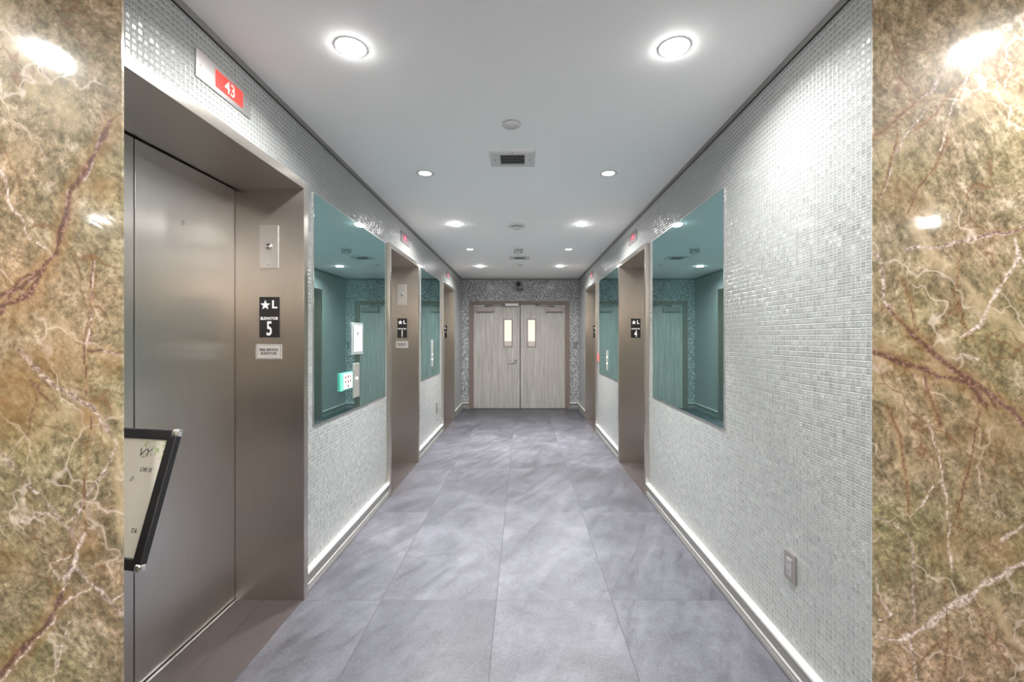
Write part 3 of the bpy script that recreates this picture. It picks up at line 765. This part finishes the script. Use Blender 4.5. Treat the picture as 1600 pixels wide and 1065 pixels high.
bm = B(); box(bm, DX0, DX1, .0, .12, 0.0, .006); obj('threshold', bm, M['dark'], door)

# fittings on the far wall
t = thing('security_camera', 'small round dark dome camera above the double door', 'camera', (px(810), YF, pz(444)))
bm = B(); lathe(bm, [(0, .012), (.055, .012), (.066, .006), (.068, 0)], 36, FACE); obj('mount_ring', bm, M['grey'], t)
bm = B(); lathe(bm, [(0, .050), (.012, .048), (.026, .038), (.034, .022), (.036, .012)], 32, FACE); obj('dome', bm, M['black'], t)
t = thing('wall_label', 'narrow dark lettered plate under the dome camera', 'sign', (px(812), YF, pz(455.5)))
bm = B(); box(bm, -.075, .075, -.006, -.0002, 0, .075, .001); obj('plate', bm, M['grey'], t)
bm = B(); box(bm, -.065, .065, -.0068, -.0061, .045, .062); obj('dark_band', bm, M['ink'], t)
t = thing('wall_switch', 'grey two part switch right of the double door', 'switch', (px(899), YF, pz(544)))
bm = B(); box(bm, -.038, .038, -.008, -.0002, 0, .122, .002); obj('cover_plate', bm, M['grey'], t)
for z in (.025, .068):
    bm = B(); box(bm, -.020, .020, -.013, -.0082, z, z+.032, .002); obj('rocker', bm, M['closer'], t)

# ------------------------------------------------------------------ ceiling fittings
def ceil_thing(name, label, cat, x, y, group=None): return thing(name, label, cat, (x, y, H), 0, group)
def downlight(x, y, label, power, group, strong=True, spread=2.7):
    t = ceil_thing('recessed_light', label, 'ceiling light', x, y, group)
    R = .064
    bm = B(); q = .0045 if strong else .0195; lathe(bm, [(R, 0.0), (R, -.0018), (R-.002, -.0028), (R-q+.001, -.0028), (R-q, -.001), (R-q, 0)], 44); obj('trim_ring', bm, M['white'], t)
    bm = B(); lathe(bm, [(0, -.016), (R*.3, -.0152), (R*.55, -.0125), (R*.76, -.008), (R*.90, -.0035), (R*.90, -.0012)] if strong else [(0, -.0012), (R-.0205, -.0012)], 40); obj('lens', bm, M['lens'] if strong else M['lens_dim'], t)
    ld = bpy.data.lights.new('lamp', 'AREA'); ld.shape = 'DISK'; ld.size = .085; ld.energy = power; ld.color = (1.0, .985, .965); ld.spread = spread
    lo = bpy.data.objects.new('lamp', ld); COL.objects.link(lo); lo.parent = t; lo.location = (0, 0, -.0175 if strong else -.006)
ROWS = [(1.83, .72, 'bright recessed ceiling light, %s of the closest pair'), (3.23, .5, 'ringed recessed light beside the first vent, %s one'),
        (4.68, .85, 'bright recessed light level with the flat detector, %s one'), (6.0, .59, 'dimmer ringed light level with the hanging detector, %s one'),
        (7.39, .75, 'bright recessed light closest to the double door, %s one')]
for y, k, lab in ROWS:
    for x, nm in ((-.71, 'left'), (.63, 'right')):
        downlight(x, y, lab % nm, LIGHT_W*(k if k > .6 else k*1.7), 'recessed lights in two rows along the ceiling', k > .6, 2.7 if k > .6 else 1.35)
for x, y, nm in ((-2.0, .74, 'beside the left marble pier'), (1.86, 1.05, 'beside the right marble pier'), (-.71, .3, 'above the camera, left'), (.63, .3, 'above the camera, right'),
                 (-4.3, -1.9, 'at the far left of the lobby'), (4.2, -1.7, 'at the far right of the lobby'), (-1.4, -1.8, 'behind the camera, left'), (1.4, -1.8, 'behind the camera, right')):
    downlight(x, y, 'recessed ceiling light ' + nm, LIGHT_W*(0.55 if abs(y) < 1.2 else 0.6), 'recessed lights of the outer lobby')

for x in (-3.0, 0.0, 3.0):  # added unseen uplights that brighten the ceiling and its reflections
    t = thing('added_uplight', 'added linear uplight behind the camera that brightens the ceiling', 'added fill light', (x, LOBY, 2.05), 0, 'added fill uplights')
    bm = B(); box(bm, -1.2, 1.2, .0002, .09, -.03, .0, .004); box(bm, -1.2, 1.2, .084, .09, 0, .03); obj('housing', bm, M['white'], t)
    ld = bpy.data.lights.new('lamp', 'AREA'); ld.shape = 'RECTANGLE'; ld.size = 2.3; ld.size_y = .06; ld.energy = 150; ld.color = (1.0, .97, .94)
    lo = bpy.data.objects.new('lamp', ld); COL.objects.link(lo); lo.parent = t; lo.location = (0, .045, .012); lo.rotation_euler = (PI - math.radians(38), 0, 0)

def vent(x, y, label, w=.30, d=.27):
    t = ceil_thing('air_vent', label, 'air vent', x, y, 'ceiling air vents')
    bm = B(); hx, hy = w/2, d/2; ix, iy = w*.27, d*.30; z = -.012
    # bevelled picture-frame border dropping towards the louvres
    o = [(-hx, -hy), (hx, -hy), (hx, hy), (-hx, hy)]; i = [(-ix, -iy), (ix, -iy), (ix, iy), (-ix, iy)]
    vo0 = [bm.verts.new((*p, 0)) for p in o]; vo = [bm.verts.new((*p, -.005)) for p in o]; vm = [bm.verts.new((p[0]*.86, p[1]*.86, z)) for p in o]
    vi = [bm.verts.new((*p, z)) for p in i]; vt = [bm.verts.new((*p, -.001)) for p in i]
    for A, Bq in ((vo0, vo), (vo, vm), (vm, vi), (vi, vt)):
        for k in range(4): bm.faces.new((A[k], A[(k+1) % 4], Bq[(k+1) % 4], Bq[k]))
    obj('border', bm, M['white'], t)
    bm = B(); box(bm, -ix, ix, -iy, iy, -.0015, -.0005); obj('duct', bm, M['dark'], t)
    n = 6
    for k in range(n):
        bm = B(); yy = -iy + (k+.5)*2*iy/n
        box(bm, -ix, ix, -.010, .010, -.0006, .0006)
        bmesh.ops.transform(bm, matrix=T(0, yy, -.009) @ Matrix.Rotation(math.radians(28), 4, 'X'), verts=bm.verts[:])
        obj('slat', bm, M['white'], t)
    for sx_, sy_ in ((-.38, .0), (.38, .0), (0, -.43)):
        bm = B(); lathe(bm, [(0, -.0155), (.004, -.0145), (.005, -.0115)], 12, T(sx_*w, sy_*d, 0)); obj('screw', bm, M['grey'], t)
vent(-.065, 2.96, 'square white air vent nearest the camera between the ringed lights')
vent(-.04, 6.60, 'flat white air vent behind the hanging detector')
def cover(x, y, r, label):
    t = ceil_thing('sprinkler_cover', label, 'sprinkler cover', x, y, 'round sprinkler covers')
    bm = B(); lathe(bm, [(0, -.008), (r-.002, -.008), (r, -.006), (r, -.004)], 40); obj('cap', bm, M['white'], t)
    bm = B(); lathe(bm, [(r-.008, 0), (r-.008, -.004), (r-.002, -.004)], 40); obj('gap', bm, M['grey'], t)
cover(-.062, 2.49, .052, 'flat round white cover plate in front of the first vent')
cover(-.03, 7.30, .042, 'small round cover plate closest to the double door')
t = ceil_thing('smoke_detector', 'shallow disc smoke detector on the ceiling between the third pair of lights', 'smoke detector', -.06, 4.72, 'smoke detectors')
bm = B(); lathe(bm, [(.094, 0), (.094, -.008), (.088, -.014), (.055, -.016), (0, -.016)], 44); obj('base', bm, M['white'], t)
bm = B(); lathe(bm, [(.048, -.016), (.047, -.022), (.043, -.0225)], 40); obj('vent_slot', bm, M['dark'], t)
bm = B(); lathe(bm, [(.050, -.0225), (.048, -.034), (.034, -.042), (0, -.043)], 40); obj('sensor_head', bm, M['white'], t)
t = ceil_thing('smoke_detector', 'tapered smoke detector hanging in front of the second vent', 'smoke detector', -.055, 5.95, 'smoke detectors')
bm = B(); lathe(bm, [(.066, 0), (.066, -.022), (.062, -.026), (0, -.026)], 40); obj('base', bm, M['white'], t)
bm = B(); lathe(bm, [(.055, -.026), (.055, -.034), (.052, -.035)], 40); obj('vent_slot', bm, M['dark'], t)
bm = B(); lathe(bm, [(.064, -.035), (.062, -.044), (.046, -.066), (.034, -.078), (0, -.080)], 40); obj('sensor_head', bm, M['white'], t)
for k in range(8):
    bm = B(); a = k*PI/4; box(bm, -.004, .004, -.002, .002, -.012, .012)
    bmesh.ops.transform(bm, matrix=Matrix.Rotation(a, 4, 'Z') @ T(0, .0565, -.055) @ Matrix.Rotation(-.62, 4, 'X'), verts=bm.verts[:]); obj('grille_slot', bm, M['grey'], t)

# ------------------------------------------------------------------ sign stand inside the near elevator recess
bw, bh = .30, .457
yaw, tilt = -.20, -.296
cx, cy, cz = -1.395, 1.481, .663
st = thing('sign_stand', 'black framed notice on a pedestal in the recess of the nearest elevator', 'sign stand', (cx, cy - .03, 0), 0)
pp = bpy.data.objects.new('poster_holder', None)
Rm = Matrix.Translation((0, .03, cz)) @ Matrix.Rotation(yaw, 4, 'Z') @ Matrix.Rotation(tilt, 4, 'X')
def bobj(name, bm, mat, parent, label=None):
    bmesh.ops.transform(bm, matrix=Rm, verts=bm.verts[:]); return obj(name, bm, mat, parent, label)
fw = .037
bm = B(); box(bm, -bw/2+.01, bw/2-.01, -.004, .008, .01, bh-.01); board = bobj('board', bm, M['frameblack'], st)
bm = B(); box(bm, -bw/2+fw-.004, bw/2-fw+.004, -.0055, -.0042, fw-.004, bh-fw+.004); paper = bobj('poster', bm, M['paper'], board)
for a in ((-bw/2+.02, bw/2-.02, 0, fw), (-bw/2+.02, bw/2-.02, bh-fw, bh), (-bw/2, -bw/2+fw, .02, bh-.02), (bw/2-fw, bw/2, .02, bh-.02)):
    bm = B(); box(bm, a[0], a[1], -.014, .010, a[2], a[3], .005, 3); bobj('frame_rail', bm, M['frameblack'], board)
for sx_ in (-1, 1):
    for zz in (0, bh):
        bm = B(); c = .024; x1 = sx_*(bw/2+.003); x0 = sx_*(bw/2-c); z0_, z1_ = (-.003, c) if zz == 0 else (bh-c, bh+.003)
        box(bm, min(x0, x1), max(x0, x1), -.0165, .0125, z0_, z1_, .009, 4); bobj('corner_cap', bm, M['chrome'], board, 'chrome corner cap')
def btext(name, s, size, x, z, align='RIGHT', sx=1.0, shear=.0, mat='greyink'):
    o = text(name, s, size, x, z, -.0062, M[mat], paper, sx=sx, align=align, depth=.0003, shear=shear)
    o.data.transform(Rm); return o
btext('lettering', 'VY', .040, .052, bh-.085, sx=1.1, shear=.25)
btext('lettering', 'OR IS', .021, .078, bh-.142, shear=.3)
btext('lettering', 'D', .021, .012, bh-.175, shear=.3)
btext('lettering', 'TA', .021, .088, .118, shear=.3)
rr = random.Random(3)
bm = B()
for k in range(34):
    a = rr.random(); x = bw/2-fw-.008 - rr.random()**1.5*.10; z = bh-fw-.008 - rr.random()**1.6*(.055 if x < bw/2-fw-.03 else .075)
    an = rr.random()*PI; L = .004 + rr.random()*.004
    pts = [(x+L*math.cos(an), z+L*math.sin(an)), (x+L*.4*math.cos(an+PI/2), z+L*.4*math.sin(an+PI/2)), (x-L*math.cos(an), z-L*math.sin(an)), (x+L*.4*math.cos(an-PI/2), z+L*.4*math.sin(an-PI/2))]
    yk = -.0056 - k*.00001
    prism(bm, pts, yk-.0002, yk)
bobj('leaf_print', bm, M['leafp'], paper)
bm = B(); tube(bm, [(0, 0, .012), (0, 0, .56), (0, .02, .64), (0, .066, .73), (0, .10, .85)], .012, 16); obj('pole', bm, M['chrome'], st)
bm = B(); lathe(bm, [(0, .018), (.02, .018), (.10, .010), (.135, .006), (.14, 0.0), (0, 0)], 48); obj('base', bm, M['frameblack'], st)
bpy.data.objects.remove(pp)
